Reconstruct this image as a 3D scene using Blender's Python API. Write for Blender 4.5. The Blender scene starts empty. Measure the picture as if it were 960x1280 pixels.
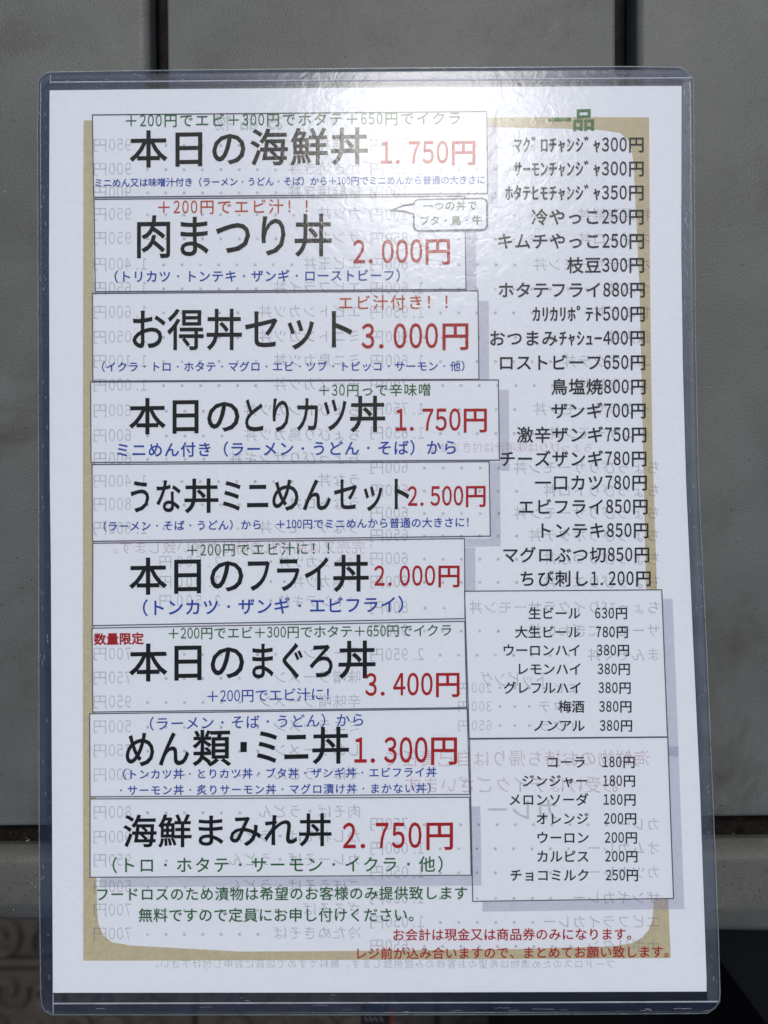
import bpy, math, random
random.seed(7)
C = bpy.context.scene
R = math.radians

# ------------------------------------------------------------------ camera, sky, sun, exposure
D = 0.2516                      # camera height over the table top (m)
F = 962.0                       # focal length in photo pixels (960 px wide frame)
cam_d = bpy.data.cameras.new("camera")
cam = bpy.data.objects.new("camera", cam_d)
C.collection.objects.link(cam)
cam.location = (0, 0, D)
cam_d.sensor_fit = 'HORIZONTAL'
cam_d.sensor_width = 36.0
cam_d.lens = 36.0 * F / 960.0
cam_d.clip_start = 0.01
cam_d.clip_end = 50.0
cam_d.dof.use_dof = True
cam_d.dof.focus_distance = D - 0.005
cam_d.dof.aperture_fstop = 13.0
C.camera = cam

SUN_EL, SUN_AZ = R(62.0), R(6.5)          # azimuth from +Y towards +X
w = bpy.data.worlds.new("World")
C.world = w
w.use_nodes = True
nt = w.node_tree
bg = nt.nodes["Background"]
sky = nt.nodes.new("ShaderNodeTexSky")
sky.sky_type = 'NISHITA'
sky.sun_disc = False
sky.sun_elevation = SUN_EL
sky.sun_rotation = SUN_AZ
sky.dust_density = 4.0
sky.air_density = 0.8
sky.ozone_density = 1.0
bg.inputs[1].default_value = 0.08
nt.links.new(sky.outputs[0], bg.inputs[0])

sl = bpy.data.lights.new("sun", 'SUN')
sl.energy = 1.2
sl.angle = R(13.0)
sl.color = (1.0, 0.96, 0.90)
sun = bpy.data.objects.new("sun", sl)
C.collection.objects.link(sun)
sun.rotation_euler = (-(math.pi / 2 - SUN_EL), 0, -SUN_AZ)

C.view_settings.view_transform = 'Standard'
C.view_settings.look = 'None'
C.view_settings.gamma = 1.0
C.view_settings.exposure = 0.30
C.render.engine = 'CYCLES'
C.cycles.transparent_max_bounces = 24
C.cycles.max_bounces = 6

# ------------------------------------------------------------------ materials
def srgb(r, g, b):
    f = lambda c: (c / 255 / 12.92) if c / 255 <= 0.04045 else ((c / 255 + 0.055) / 1.055) ** 2.4
    return (f(r), f(g), f(b), 1.0)

def new_mat(name):
    m = bpy.data.materials.new(name)
    m.use_nodes = True
    return m, m.node_tree, m.node_tree.nodes, m.node_tree.links

def noise(nd, lk, scale, detail=3.0, rough=0.55, vec=None, dist=0.0):
    n = nd.new("ShaderNodeTexNoise")
    n.inputs["Scale"].default_value = scale
    n.inputs["Detail"].default_value = detail
    n.inputs["Roughness"].default_value = rough
    n.inputs["Distortion"].default_value = dist
    if vec is not None:
        lk.new(vec, n.inputs["Vector"])
    return n

def ramp(nd, lk, src, stops):
    r = nd.new("ShaderNodeValToRGB")
    e = r.color_ramp.elements
    while len(e) < len(stops):
        e.new(0.5)
    for el, (p, c) in zip(e, stops):
        el.position = p
        el.color = c if len(c) == 4 else (*c, 1.0)
    lk.new(src, r.inputs[0])
    return r

def geo_pos(nd, scale=None, lk=None):
    tc = nd.new("ShaderNodeTexCoord")
    if scale is None:
        return tc.outputs["Object"]
    mp = nd.new("ShaderNodeMapping")
    mp.inputs["Scale"].default_value = scale
    lk.new(tc.outputs["Object"], mp.inputs["Vector"])
    return mp.outputs["Vector"]

def mat_plastic(name, base, stain=0.5, bump=0.12, rough=0.55, spec=0.35):
    """grained, weathered grey resin"""
    m, t, nd, lk = new_mat(name)
    b = nd["Principled BSDF"]
    vec = geo_pos(nd)
    big = noise(nd, lk, 28, 5, 0.6, vec, 0.6)
    c1 = tuple(x * 0.80 for x in base)
    c2 = tuple(x * 1.14 for x in base)
    r1 = ramp(nd, lk, big.outputs["Fac"], [(0.30, c1), (0.70, c2)])
    # dirty smudges
    st = noise(nd, lk, 14, 6, 0.7, vec, 0.4)
    r2 = ramp(nd, lk, st.outputs["Fac"], [(0.55, (0, 0, 0)), (0.72, (1, 1, 1))])
    dirt = nd.new("ShaderNodeMixRGB")
    dirt.blend_type = 'MIX'
    dirt.inputs[2].default_value = (base[0] * 0.52, base[1] * 0.47, base[2] * 0.40, 1)
    mul = nd.new("ShaderNodeMath"); mul.operation = 'MULTIPLY'; mul.inputs[1].default_value = stain
    lk.new(r2.outputs[0], mul.inputs[0])
    lk.new(mul.outputs[0], dirt.inputs[0]); lk.new(r1.outputs[0], dirt.inputs[1])
    # fine mottling of the grain (dust held in the pores)
    fine = noise(nd, lk, 2300, 2, 0.6, vec)
    r3 = ramp(nd, lk, fine.outputs["Fac"], [(0.30, (0.72, 0.72, 0.70)), (0.70, (1.28, 1.28, 1.30))])
    mx = nd.new("ShaderNodeMixRGB"); mx.blend_type = 'MULTIPLY'; mx.inputs[0].default_value = 0.8
    lk.new(dirt.outputs[0], mx.inputs[1]); lk.new(r3.outputs[0], mx.inputs[2])
    # dark pits
    vo = nd.new("ShaderNodeTexVoronoi"); vo.inputs["Scale"].default_value = 190
    lk.new(vec, vo.inputs["Vector"])
    r4 = ramp(nd, lk, vo.outputs["Distance"], [(0.035, (0.35, 0.33, 0.30)), (0.085, (1, 1, 1))])
    mx2 = nd.new("ShaderNodeMixRGB"); mx2.blend_type = 'MULTIPLY'; mx2.inputs[0].default_value = 0.8
    lk.new(mx.outputs[0], mx2.inputs[1]); lk.new(r4.outputs[0], mx2.inputs[2])
    lk.new(mx2.outputs[0], b.inputs["Base Color"])
    b.inputs["Roughness"].default_value = rough
    b.inputs["Specular IOR Level"].default_value = spec
    gr = noise(nd, lk, 1900, 2, 0.6, geo_pos(nd, (1.0, 0.8, 1.0), lk), 0.3)
    bp = nd.new("ShaderNodeBump")
    bp.inputs["Strength"].default_value = bump
    bp.inputs["Distance"].default_value = 0.0006
    lk.new(gr.outputs["Fac"], bp.inputs["Height"])
    lk.new(bp.outputs[0], b.inputs["Normal"])
    return m

def mat_rough(name, base, var=0.35, scale=60, bump=0.4, bscale=400, rough=0.9, spec=0.2, dist=0.001):
    m, t, nd, lk = new_mat(name)
    b = nd["Principled BSDF"]
    vec = geo_pos(nd)
    n1 = noise(nd, lk, scale, 5, 0.65, vec)
    r1 = ramp(nd, lk, n1.outputs["Fac"], [(0.3, tuple(x * (1 - var) for x in base)), (0.7, tuple(x * (1 + var) for x in base))])
    lk.new(r1.outputs[0], b.inputs["Base Color"])
    b.inputs["Roughness"].default_value = rough
    b.inputs["Specular IOR Level"].default_value = spec
    n2 = noise(nd, lk, bscale, 4, 0.65, vec)
    bp = nd.new("ShaderNodeBump"); bp.inputs["Strength"].default_value = bump; bp.inputs["Distance"].default_value = dist
    lk.new(n2.outputs["Fac"], bp.inputs["Height"]); lk.new(bp.outputs[0], b.inputs["Normal"])
    return m

def mat_film(name, tint, haze=0.0, haze_col=(0.6, 0.65, 0.75), rough=0.22, f0=0.04, bump=0.15, scratch=0.0):
    """thin clear PVC: straight-through transmission plus a soft surface reflection"""
    m, t, nd, lk = new_mat(name)
    nd.remove(nd["Principled BSDF"])
    out = nd["Material Output"]
    tr = nd.new("ShaderNodeBsdfTransparent"); tr.inputs[0].default_value = (*tint, 1)
    gl = nd.new("ShaderNodeBsdfGlossy"); gl.inputs["Roughness"].default_value = rough
    gl.inputs[0].default_value = (1, 1, 1, 1)
    vec = geo_pos(nd)
    n1 = noise(nd, lk, 240, 4, 0.58, vec, 0.9)
    bp = nd.new("ShaderNodeBump"); bp.inputs["Strength"].default_value = bump; bp.inputs["Distance"].default_value = 0.0008
    lk.new(n1.outputs["Fac"], bp.inputs["Height"]); lk.new(bp.outputs[0], gl.inputs["Normal"])
    lw = nd.new("ShaderNodeLayerWeight"); lw.inputs[0].default_value = 0.5
    p = nd.new("ShaderNodeMath"); p.operation = 'POWER'; p.inputs[1].default_value = 5
    lk.new(lw.outputs["Facing"], p.inputs[0])
    ma = nd.new("ShaderNodeMath"); ma.operation = 'MULTIPLY_ADD'
    ma.inputs[1].default_value = 1 - f0; ma.inputs[2].default_value = f0
    lk.new(p.outputs[0], ma.inputs[0])
    mx = nd.new("ShaderNodeMixShader")
    lk.new(ma.outputs[0], mx.inputs[0]); lk.new(tr.outputs[0], mx.inputs[1]); lk.new(gl.outputs[0], mx.inputs[2])
    last = mx
    if haze > 0:
        df = nd.new("ShaderNodeBsdfDiffuse"); df.inputs[0].default_value = (*haze_col, 1)
        mh = nd.new("ShaderNodeMixShader")
        n2 = noise(nd, lk, 90, 6, 0.7, vec, 0.8)
        r = ramp(nd, lk, n2.outputs["Fac"], [(0.3, (haze * 0.55,) * 3), (0.75, (min(1, haze * 1.5),) * 3)])
        lk.new(r.outputs[0], mh.inputs[0]); lk.new(last.outputs[0], mh.inputs[1]); lk.new(df.outputs[0], mh.inputs[2])
        last = mh
    lk.new(last.outputs[0], out.inputs[0])
    return m

def mat_ink(name, col, alpha=1.0, var=0.08, flat=False):
    """flat print: pigment laid over the paper"""
    m, t, nd, lk = new_mat(name)
    b = nd["Principled BSDF"]
    vec = geo_pos(nd)
    n1 = noise(nd, lk, 700, 3, 0.6, vec)
    r1 = ramp(nd, lk, n1.outputs["Fac"], [(0.3, tuple(x * (1 - var) for x in col[:3])), (0.7, tuple(min(1, x * (1 + var)) for x in col[:3]))])
    lk.new(r1.outputs[0], b.inputs["Base Color"])
    b.inputs["Roughness"].default_value = 0.8
    b.inputs["Specular IOR Level"].default_value = 0.1
    if alpha < 1:
        r2 = ramp(nd, lk, noise(nd, lk, 420, 6, 0.8, vec).outputs["Fac"], [(0.36, (alpha * 0.6,) * 3), (0.64, (min(1, alpha * 1.35),) * 3)])
        if flat:
            for el, f in zip(r2.color_ramp.elements, (0.88, 1.12)): el.color = (alpha * f,) * 3 + (1,)
        lk.new(r2.outputs[0], b.inputs["Alpha"])
    return m

M = {}
M['plank'] = mat_plastic("grey_resin", (0.096, 0.106, 0.103), 0.9, 0.28, 0.45, 0.27)
M['rail'] = mat_plastic("grey_resin_worn", (0.098, 0.103, 0.096), 0.9, 0.32, 0.48, 0.25)
M['dirt'] = mat_rough("packed_dirt", (0.019, 0.016, 0.013), 0.6, 260, 1.0, 1100, 0.95, 0.1, 0.002)
M['frame'] = mat_rough("dark_underframe", (0.016, 0.015, 0.014), 0.5, 120, 0.5, 700)
M['speck'] = mat_rough("dust_grain", (0.55, 0.54, 0.50), 0.2, 800, 0.2)
M['crumb'] = mat_rough("dark_grain", (0.02, 0.018, 0.016), 0.2, 800, 0.2)
M['tile'] = mat_rough("dark_paving", (0.041, 0.037, 0.032), 0.35, 12, 0.6, 120, 0.8, 0.3, 0.004)
M['grout'] = mat_rough("black_grout", (0.008, 0.008, 0.007), 0.3, 30, 0.3)
M['film'] = mat_film("clear_pvc", (0.948, 0.965, 0.982), 0.0, f0=0.0085, rough=0.155, bump=0.10)
M['back_film'] = mat_film("clear_pvc_back", (0.86, 0.885, 0.93), 0.014, (0.45, 0.52, 0.75), f0=0.012, rough=0.3)
M['weld'] = mat_film("welded_pvc", (0.63, 0.67, 0.78), 0.030, (0.30, 0.38, 0.66), f0=0.01, rough=0.3)
M['open_edge'] = mat_film("scuffed_pvc", (0.86, 0.88, 0.92), 0.075, (0.62, 0.68, 0.76), f0=0.02, rough=0.35, bump=0.08)
M['ridge'] = mat_film("weld_ridge", (0.75, 0.76, 0.82), 0.42, (0.68, 0.70, 0.78), f0=0.10, rough=0.25)
M['rim'] = mat_film("cut_rim", (0.70, 0.74, 0.76), 0.34, (0.62, 0.68, 0.68), f0=0.12, rough=0.25)  # whitish haze paints the light that the film edges catch
M['beige'] = mat_ink("beige_ink", (0.52, 0.45, 0.285, 1))
M['panel'] = mat_ink("panel_white", (0.80, 0.81, 0.83, 1), var=0.02)
M['panel_clear'] = mat_ink("panel_tint", (0.80, 0.81, 0.825, 1), 0.35)
M['shade'] = mat_ink("lavender_ink", (0.44, 0.42, 0.55, 1), 0.30, flat=True)
M['line'] = mat_ink("outline_ink", (0.10, 0.10, 0.13, 1))
M['black'] = mat_ink("black_ink", (0.011, 0.013, 0.014, 1))
M['soft'] = mat_ink("charcoal_ink", (0.024, 0.030, 0.034, 1))
M['red'] = mat_ink("red_ink", (0.38, 0.018, 0.022, 1))
M['orange'] = mat_ink("orange_ink", (0.46, 0.075, 0.030, 1))
M['blue'] = mat_ink("blue_ink", (0.024, 0.068, 0.34, 1))
M['green'] = mat_ink("green_ink", (0.030, 0.125, 0.050, 1))
M['title'] = mat_ink("title_green_ink", (0.060, 0.17, 0.060, 1))
M['ghost'] = mat_ink("show_through_grey", (0.17, 0.17, 0.20, 1), 0.25)
M['ghost_red'] = mat_ink("show_through_rose", (0.50, 0.20, 0.26, 1), 0.25)
M['ghost_green'] = mat_ink("show_through_green", (0.20, 0.32, 0.24, 1), 0.24)

def mat_paper():
    m, t, nd, lk = new_mat("copy_paper")
    b = nd["Principled BSDF"]
    vec = geo_pos(nd)
    n1 = noise(nd, lk, 420, 5, 0.7, vec)
    r1 = ramp(nd, lk, n1.outputs["Fac"], [(0.3, (0.785, 0.795, 0.815)), (0.7, (0.815, 0.825, 0.845))])
    lk.new(r1.outputs[0], b.inputs["Base Color"])
    b.inputs["Roughness"].default_value = 0.85
    b.inputs["Specular IOR Level"].default_value = 0.15
    n2 = noise(nd, lk, 260, 5, 0.65, vec)
    bp = nd.new("ShaderNodeBump"); bp.inputs["Strength"].default_value = 0.25; bp.inputs["Distance"].default_value = 0.0008
    lk.new(n2.outputs["Fac"], bp.inputs["Height"]); lk.new(bp.outputs[0], b.inputs["Normal"])
    return m
M['paper'] = mat_paper()

def mat_cloth(name, base, scale):
    m, t, nd, lk = new_mat(name)
    b = nd["Principled BSDF"]
    wv = nd.new("ShaderNodeTexWave"); wv.wave_type = 'BANDS'; wv.bands_direction = 'DIAGONAL'
    wv.inputs["Scale"].default_value = scale; wv.inputs["Distortion"].default_value = 0.6
    lk.new(geo_pos(nd, (1.0, 1.9, 1.0), lk), wv.inputs["Vector"])
    r1 = ramp(nd, lk, wv.outputs["Fac"], [(0.2, tuple(x * 0.6 for x in base)), (0.8, tuple(x * 1.3 for x in base))])
    lk.new(r1.outputs[0], b.inputs["Base Color"])
    b.inputs["Roughness"].default_value = 0.9
    b.inputs["Specular IOR Level"].default_value = 0.1
    bp = nd.new("ShaderNodeBump"); bp.inputs["Strength"].default_value = 0.4; bp.inputs["Distance"].default_value = 0.0005
    lk.new(wv.outputs["Fac"], bp.inputs["Height"]); lk.new(bp.outputs[0], b.inputs["Normal"])
    return m
M['twill'] = mat_cloth("charcoal_twill", (0.0095, 0.0105, 0.012), 330)
M['shaded_black_cloth'] = mat_cloth("shaded_black_cloth", (0.0012, 0.0012, 0.0014), 200)  # near-black: the lack of light behind the front fold is put into its colour
M['strap'] = mat_rough("black_strap", (0.006, 0.006, 0.007), 0.3, 100, 0.2)
M['strap_mark'] = mat_rough("pale_strap_mark", (0.10, 0.10, 0.105), 0.3, 100, 0.2)
M['strap_red'] = mat_rough("red_strap_end", (0.10, 0.008, 0.010), 0.3, 100, 0.2)

# ------------------------------------------------------------------ helpers
def link(name, me, mat, parent=None):
    o = bpy.data.objects.new(name, me)
    C.collection.objects.link(o)
    if mat is not None and len(me.materials) == 0:
        me.materials.append(mat)
    if parent is not None:
        o.parent = parent
    return o

def mesh(name, vs, fs, mat, parent=None, smooth=False):
    me = bpy.data.meshes.new(name)
    me.from_pydata(vs, [], fs)
    me.update()
    if smooth:
        me.polygons.foreach_set("use_smooth", [True] * len(me.polygons))
    return link(name, me, mat, parent)

def empty(name, loc=(0, 0, 0), label=None, cat=None, parent=None):
    o = bpy.data.objects.new(name, None)
    o.empty_display_size = 0.02
    C.collection.objects.link(o)
    o.location = loc
    if label: o['label'] = label
    if cat: o['category'] = cat
    if parent is not None: o.parent = parent
    return o

def lerp_tab(tab, t):
    if t <= tab[0][0]: return tab[0][1]
    for (a, va), (b, vb) in zip(tab, tab[1:]):
        if t <= b: return va + (vb - va) * (t - a) / (b - a)
    return tab[-1][1]

# the case is slightly warped: its lower end stands off the table
def Z(px, py):
    t = max(0.0, (py - 85.0) / 1185.0)
    u = (px - 480.0) / 400.0
    z = 0.0026 + 0.0068 * t ** 1.35
    z += 0.00022 * math.sin(px / 140.0 + 0.6) * math.sin(py / 190.0) + 0.0006 * t * u
    return z

def at(px, py, z):                      # a point of the drawing seen from the survey position, at height z
    k = (D - z) / F
    return ((px - 480.0) * k, (640.0 - py) * k, z)

def on(px, py, lift=0.0):               # on the menu sheet, lifted by so many metres
    return at(px, py, Z(px, py) + lift)

def patch(tl, tr, br, bl, lift, step=14.0):
    nx = max(1, int(max(abs(tr[0] - tl[0]), abs(br[0] - bl[0])) / step))
    ny = max(1, int(max(abs(bl[1] - tl[1]), abs(br[1] - tr[1])) / step))
    vs, fs = [], []
    for j in range(ny + 1):
        b = j / ny
        for i in range(nx + 1):
            a = i / nx
            x = (tl[0] * (1 - a) + tr[0] * a) * (1 - b) + (bl[0] * (1 - a) + br[0] * a) * b
            y = (tl[1] * (1 - a) + tr[1] * a) * (1 - b) + (bl[1] * (1 - a) + br[1] * a) * b
            vs.append(on(x, y, lift))
    for j in range(ny):
        for i in range(nx):
            k = j * (nx + 1) + i
            fs.append((k, k + nx + 1, k + nx + 2, k + 1))
    return vs, fs

def ribbon(pts, wd, lift, thick=0.0, step=12.0, closed=False):
    """band of width wd (photo px) along a polyline on the sheet; thick gives it a bottom side"""
    P = []
    seq = pts + [pts[0]] if closed else pts
    for (a, b) in zip(seq, seq[1:]):
        n = max(1, int(math.hypot(b[0] - a[0], b[1] - a[1]) / step))
        for i in range(n):
            P.append((a[0] + (b[0] - a[0]) * i / n, a[1] + (b[1] - a[1]) * i / n))
    if not closed: P.append(seq[-1])
    n = len(P)
    vs, fs = [], []
    for i in range(n):
        if closed: p, q = P[i - 1], P[(i + 1) % n]
        else: p, q = P[max(0, i - 1)], P[min(n - 1, i + 1)]
        dx, dy = q[0] - p[0], q[1] - p[1]
        L = math.hypot(dx, dy) or 1
        # mitre
        m = 1.0
        if (closed or 0 < i < n - 1):
            ax, ay = P[i][0] - p[0], P[i][1] - p[1]
            la = math.hypot(ax, ay) or 1
            c = (ax * dx + ay * dy) / la / L
            m = 1 / max(0.5, c)
        ox, oy = -dy / L * wd / 2 * m, dx / L * wd / 2 * m
        A = (P[i][0] + ox, P[i][1] + oy); B = (P[i][0] - ox, P[i][1] - oy)
        if thick:
            mid = P[i]
            vs += [on(*A, lift), on(*mid, lift + thick), on(*B, lift)]
        else:
            vs += [on(*A, lift), on(*B, lift)]
    k = 3 if thick else 2
    for i in range(n if closed else n - 1):
        a, b = i * k, ((i + 1) % n) * k
        for s in range(k - 1):
            fs.append((a + s, a + s + 1, b + s + 1, b + s))
        if thick:
            fs.append((a, b, b + 2, a + 2))
    return vs, fs

# ------------------------------------------------------------------ ground far below
ground = mesh("ground", [(-8, -8, -0.712), (8, -8, -0.712), (8, 8, -0.712), (-8, 8, -0.712)], [(0, 1, 2, 3)], M['grout'])
ground['kind'] = 'structure'
ground['label'] = "dark stone paving with raised scroll pattern below the table"

def bevel_slab(sx, sy, h, bv):
    x, y = sx / 2, sy / 2
    vs = []
    for (dx, z) in ((0, 0), (0, h - bv), (bv, h)):
        vs += [(-x + dx, -y + dx, z), (x - dx, -y + dx, z), (x - dx, y - dx, z), (-x + dx, y - dx, z)]
    fs = [(8, 9, 10, 11)]
    for l in (0, 4):
        for i in range(4):
            fs.append((l + i, l + (i + 1) % 4, l + 4 + (i + 1) % 4, l + 4 + i))
    return vs, fs

def scroll(cx, cy, r0, r1, a0, a1, wd=0.008, h=0.005, seg=26):
    vs, fs = [], []
    for i in range(seg + 1):
        t = i / seg
        a = a0 + (a1 - a0) * t
        r = r0 + (r1 - r0) * t
        ww = wd * (0.55 + 0.45 * math.sin(math.pi * min(1, t * 1.15 + 0.1)))
        for k in range(5):
            f = k / 4
            rr = r + (f - 0.5) * ww * 2
            vs.append((cx + rr * math.cos(a), cy + rr * math.sin(a), 0.0115 + h * math.sin(math.pi * f)))
    for i in range(seg):
        for k in range(4):
            q = i * 5 + k
            fs.append((q, q + 5, q + 6, q + 1))
    return vs, fs

TS = 0.300
tile_me = bpy.data.meshes.new("paving_tile"); v_, f_ = bevel_slab(TS - 0.004, TS - 0.004, 0.012, 0.003)
tile_me.from_pydata(v_, [], f_); tile_me.materials.append(M['tile'])
strip_me = bpy.data.meshes.new("border_strip"); v_, f_ = bevel_slab(TS - 0.004, 0.0095, 0.012, 0.003)
strip_me.from_pydata(v_, [], f_); strip_me.materials.append(M['tile'])
scroll_mes = []
for k in range(3):
    vs, fs = [], []
    spots = [(-0.086 + 0.0635 * q, -0.124) for q in range(-1, 4)] + [(-0.079 + 0.046 * q, 0.127) for q in range(-1, 5)] + [(-0.098 + 0.05 * q, 0.076) for q in range(5)] \
        + [(-0.1 + 0.06 * q, -0.06) for q in range(4)] + [(-0.08 + 0.06 * q, 0.01) for q in range(4)]
    for n_, (cx, cy) in enumerate(spots):
        if n_ % 3 != k: continue
        a = scroll(cx, cy, 0.004, 0.027, R(-60 + 100 * k), R(370 + 100 * k), 0.0070, 0.013)
        b = len(vs); vs += a[0]; fs += [tuple(i + b for i in q) for q in a[1]]
    me = bpy.data.meshes.new("scroll_relief"); me.from_pydata(vs, [], fs); me.materials.append(M['tile'])
    me.polygons.foreach_set("use_smooth", [True] * len(me.polygons))
    scroll_mes.append(me)
ZG = -0.712
kz = (D + 0.70) / F
ybase = (640 - 1206) * kz                       # centre line of the narrow border strip
for i in range(-3, 3):
    x0 = (-60 - 480) * kz + 0.15 + (i + 1) * TS
    for j, yc in enumerate((ybase + 0.0075 + TS / 2, ybase - 0.0075 - TS / 2, ybase + 0.0075 + TS * 1.5, ybase - 0.0075 - TS * 1.5)):
        tl = bpy.data.objects.new("paving_tile", tile_me); C.collection.objects.link(tl)
        tl.location = (x0, yc, ZG + 0.712 - 0.712 + 0.0); tl.location.z = ZG
        tl.parent = ground
        for me in scroll_mes:
            s = bpy.data.objects.new("scroll_relief", me); C.collection.objects.link(s); s.parent = tl
            if j % 2: s.scale = (1, 1, 1)
    st = bpy.data.objects.new("border_strip", strip_me); C.collection.objects.link(st)
    st.location = (x0, ybase, ZG); st.parent = ground

# ------------------------------------------------------------------ table
table = empty("outdoor_table", (0, 0, -0.70), "weathered grey resin slatted table under the laminated menu, grimy gaps between planks", "table")
TZ = 0.70

def T(px, py, z):                        # table-local
    x, y, zz = at(px, py, 0.0)
    return (x, y, z + TZ)

def TD(px, py, z):                       # same, but for pieces surveyed at their own depth
    x, y, zz = at(px, py, z)
    return (x, y, z + TZ)

def plank(xl_top, xl_bot, xr_top, xr_bot, yend_l, yend_r, rl, rr, deep=0.0085):
    """one plank with rounded long edges; rl/rr = roundness px of the left/right edge; x in photo px at table level"""
    ytop, n = -420.0, 30
    def prof(side, r, t):
        return
    vs, fs = [], []
    rings = []
    NS = 7
    for j in range(n + 1):
        t = j / n
        # last rings round over the end
        ring = []
        for s in range(2 * NS + 2):
            pass
        rings.append(ring)
    ys = [t for t in [i / 24 for i in range(24)]]
    rows = [(t, 0.0, 1.0) for t in ys]
    k = D / F
    for a in (0, 22, 45, 67, 90):
        rows.append((None, a, None))
    ring_n = None
    for row in rows:
        if row[0] is not None: t, inset, dz = row[0] * 0.995, 0.0, 0.0
        else:
            a = R(row[1]); t = 0.995
            inset = 0.0; dz = 0
        prof_pts = []
        re = 0.0014
        if row[0] is None:
            a = R(row[1])
            dy_px = re * math.sin(a) / k; dz = -re * (1 - math.cos(a))
        else:
            dy_px = 0.0
        xl = xl_top + (xl_bot - xl_top) * t; xr = xr_top + (xr_bot - xr_top) * t
        L = []
        for q in range(NS):
            b = math.pi / 2 * q / (NS - 1)
            L.append((xl + rl * (1 - math.sin(b)), -rl * k * 0.75 * (1 - math.cos(b))))
        L = L[::-1]
        Rr = []
        for q in range(NS):
            b = math.pi / 2 * q / (NS - 1)
            Rr.append((xr - rr * (1 - math.sin(b)), -rr * k * 0.75 * (1 - math.cos(b))))
        top = [(xl, -deep)] + L[::1] if False else None
        pl = [(xl, -deep)] + [(xl + rl * (1 - math.cos(math.pi / 2 * q / (NS - 1))), -rl * k * 0.75 * (1 - math.sin(math.pi / 2 * q / (NS - 1)))) for q in range(NS)]
        pr = [(xr - rr * (1 - math.cos(math.pi / 2 * q / (NS - 1))), -rr * k * 0.75 * (1 - math.sin(math.pi / 2 * q / (NS - 1)))) for q in range(NS)][::-1] + [(xr, -deep)]
        pts = pl + pr
        ring_n = len(pts)
        x_mid = (xl + xr) / 2
        for (x, z) in pts:
            f = (x - xl) / (xr - xl)
            yend = yend_l + (yend_r - yend_l) * f
            y = ytop + (yend - re / k - ytop) * t / 0.995 + dy_px
            zz = min(z, 0) + dz
            if row[0] is None and z <= -deep + 1e-6: zz = -deep
            vs.append(T(x, y, zz))
    # end face bottom ring
    for i in range(ring_n):
        v = vs[-ring_n]; vs.append((v[0], v[1], TZ - deep))
    nr = len(rows) + 1
    for j in range(nr - 1):
        for i in range(ring_n - 1):
            a = j * ring_n + i
            fs.append((a, a + ring_n, a + ring_n + 1, a + 1))
    return vs, fs

def ux(y): return y
# plank edges, photo px at table level (top value at y=-420, bottom value at y=1030)
P = [
    ((-400, -380, 180.0, 198.0), 1037.5, 1031.5, 14, 13),
    ((203.5, 222.0, 770.0, 769.0), 1031.0, 1024.0, 3.0, 5.0),
    ((798.0, 797.0, 1370.0, 1365.0), 1023.0, 1016.0, 12, 14),
]
for k, (q, yl, yr, rl, rr) in enumerate(P):
    vs, fs = plank(*q, yl, yr, rl, rr, 0.0085 if k != 2 else 0.012)
    mesh("plank", vs, fs, M['plank'], table, True)

# under-frame that carries the planks
def box_pts(p4, ztop, zbot):
    vs = [T(x, y, ztop) for x, y in p4] + [T(x, y, zbot) for x, y in p4]
    return vs, [(3, 2, 1, 0), (4, 5, 6, 7), (0, 1, 5, 4), (1, 2, 6, 5), (2, 3, 7, 6), (3, 0, 4, 7)]

def grid_sheet(x0, x1, y0, y1, nx, ny, zf):
    vs, fs = [], []
    for j in range(ny + 1):
        for i in range(nx + 1):
            x = x0 + (x1 - x0) * i / nx; y = y0 + (y1 - y0) * j / ny
            vs.append(T(x, y, zf(x, y)))
    for j in range(ny):
        for i in range(nx):
            k = j * (nx + 1) + i
            fs.append((k, k + nx + 1, k + nx + 2, k + 1))
    return vs, fs
vs, fs = box_pts([(-400, 990), (1380, 975), (1380, 1085), (-400, 1085)], -0.0105, -0.030)
mesh("cross_bar", vs, fs, M['dirt'], table)
vs, fs = box_pts([(-400, -420), (1380, -420), (1380, 974), (-400, 989)], -0.0150, -0.024)
mesh("support_board", vs, fs, M['frame'], table)

# end rail: lofted profile, from the gap outwards
def rail_y(base, px):
    # base measured at x=25 (left) and x=930 (right)
    l, r = base
    return l + (r - l) * (px - 25) / 905.0
prof = [((1054, 1046), -0.016), ((1054.5, 1046.8), -0.0085), ((1056, 1048.5), -0.0074), ((1070, 1066), -0.0052), ((1075, 1071), -0.0043), ((1079, 1075), -0.0040),
        ((1084, 1081), -0.0040), ((1128, 1134), -0.0042), ((1131, 1138), -0.0044), ((1134, 1142), -0.0052), ((1144, 1156), -0.0068), ((1148, 1161), -0.0085), ((1149, 1162.5), -0.012), ((1149, 1162.5), -0.035)]
vs, fs = [], []
n = 60
m_ = len(prof)
for i in range(n + 1):
    px = -400 + 1780 * i / n
    xw = at(px, 0, 0)[0]
    for q, (b, z) in enumerate(prof):
        zz = {0: prof[1][1], m_ - 1: prof[-2][1]}.get(q, z)
        y = at(px, rail_y(b, px), zz)[1]
        vs.append((xw, y, z + TZ))
m_ = len(prof)
for i in range(n):
    for j in range(m_ - 1):
        a = i * m_ + j
        fs.append((a, a + 1, a + m_ + 1, a + m_))
mesh("end_rail", vs, fs, M['rail'], table, True)

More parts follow.
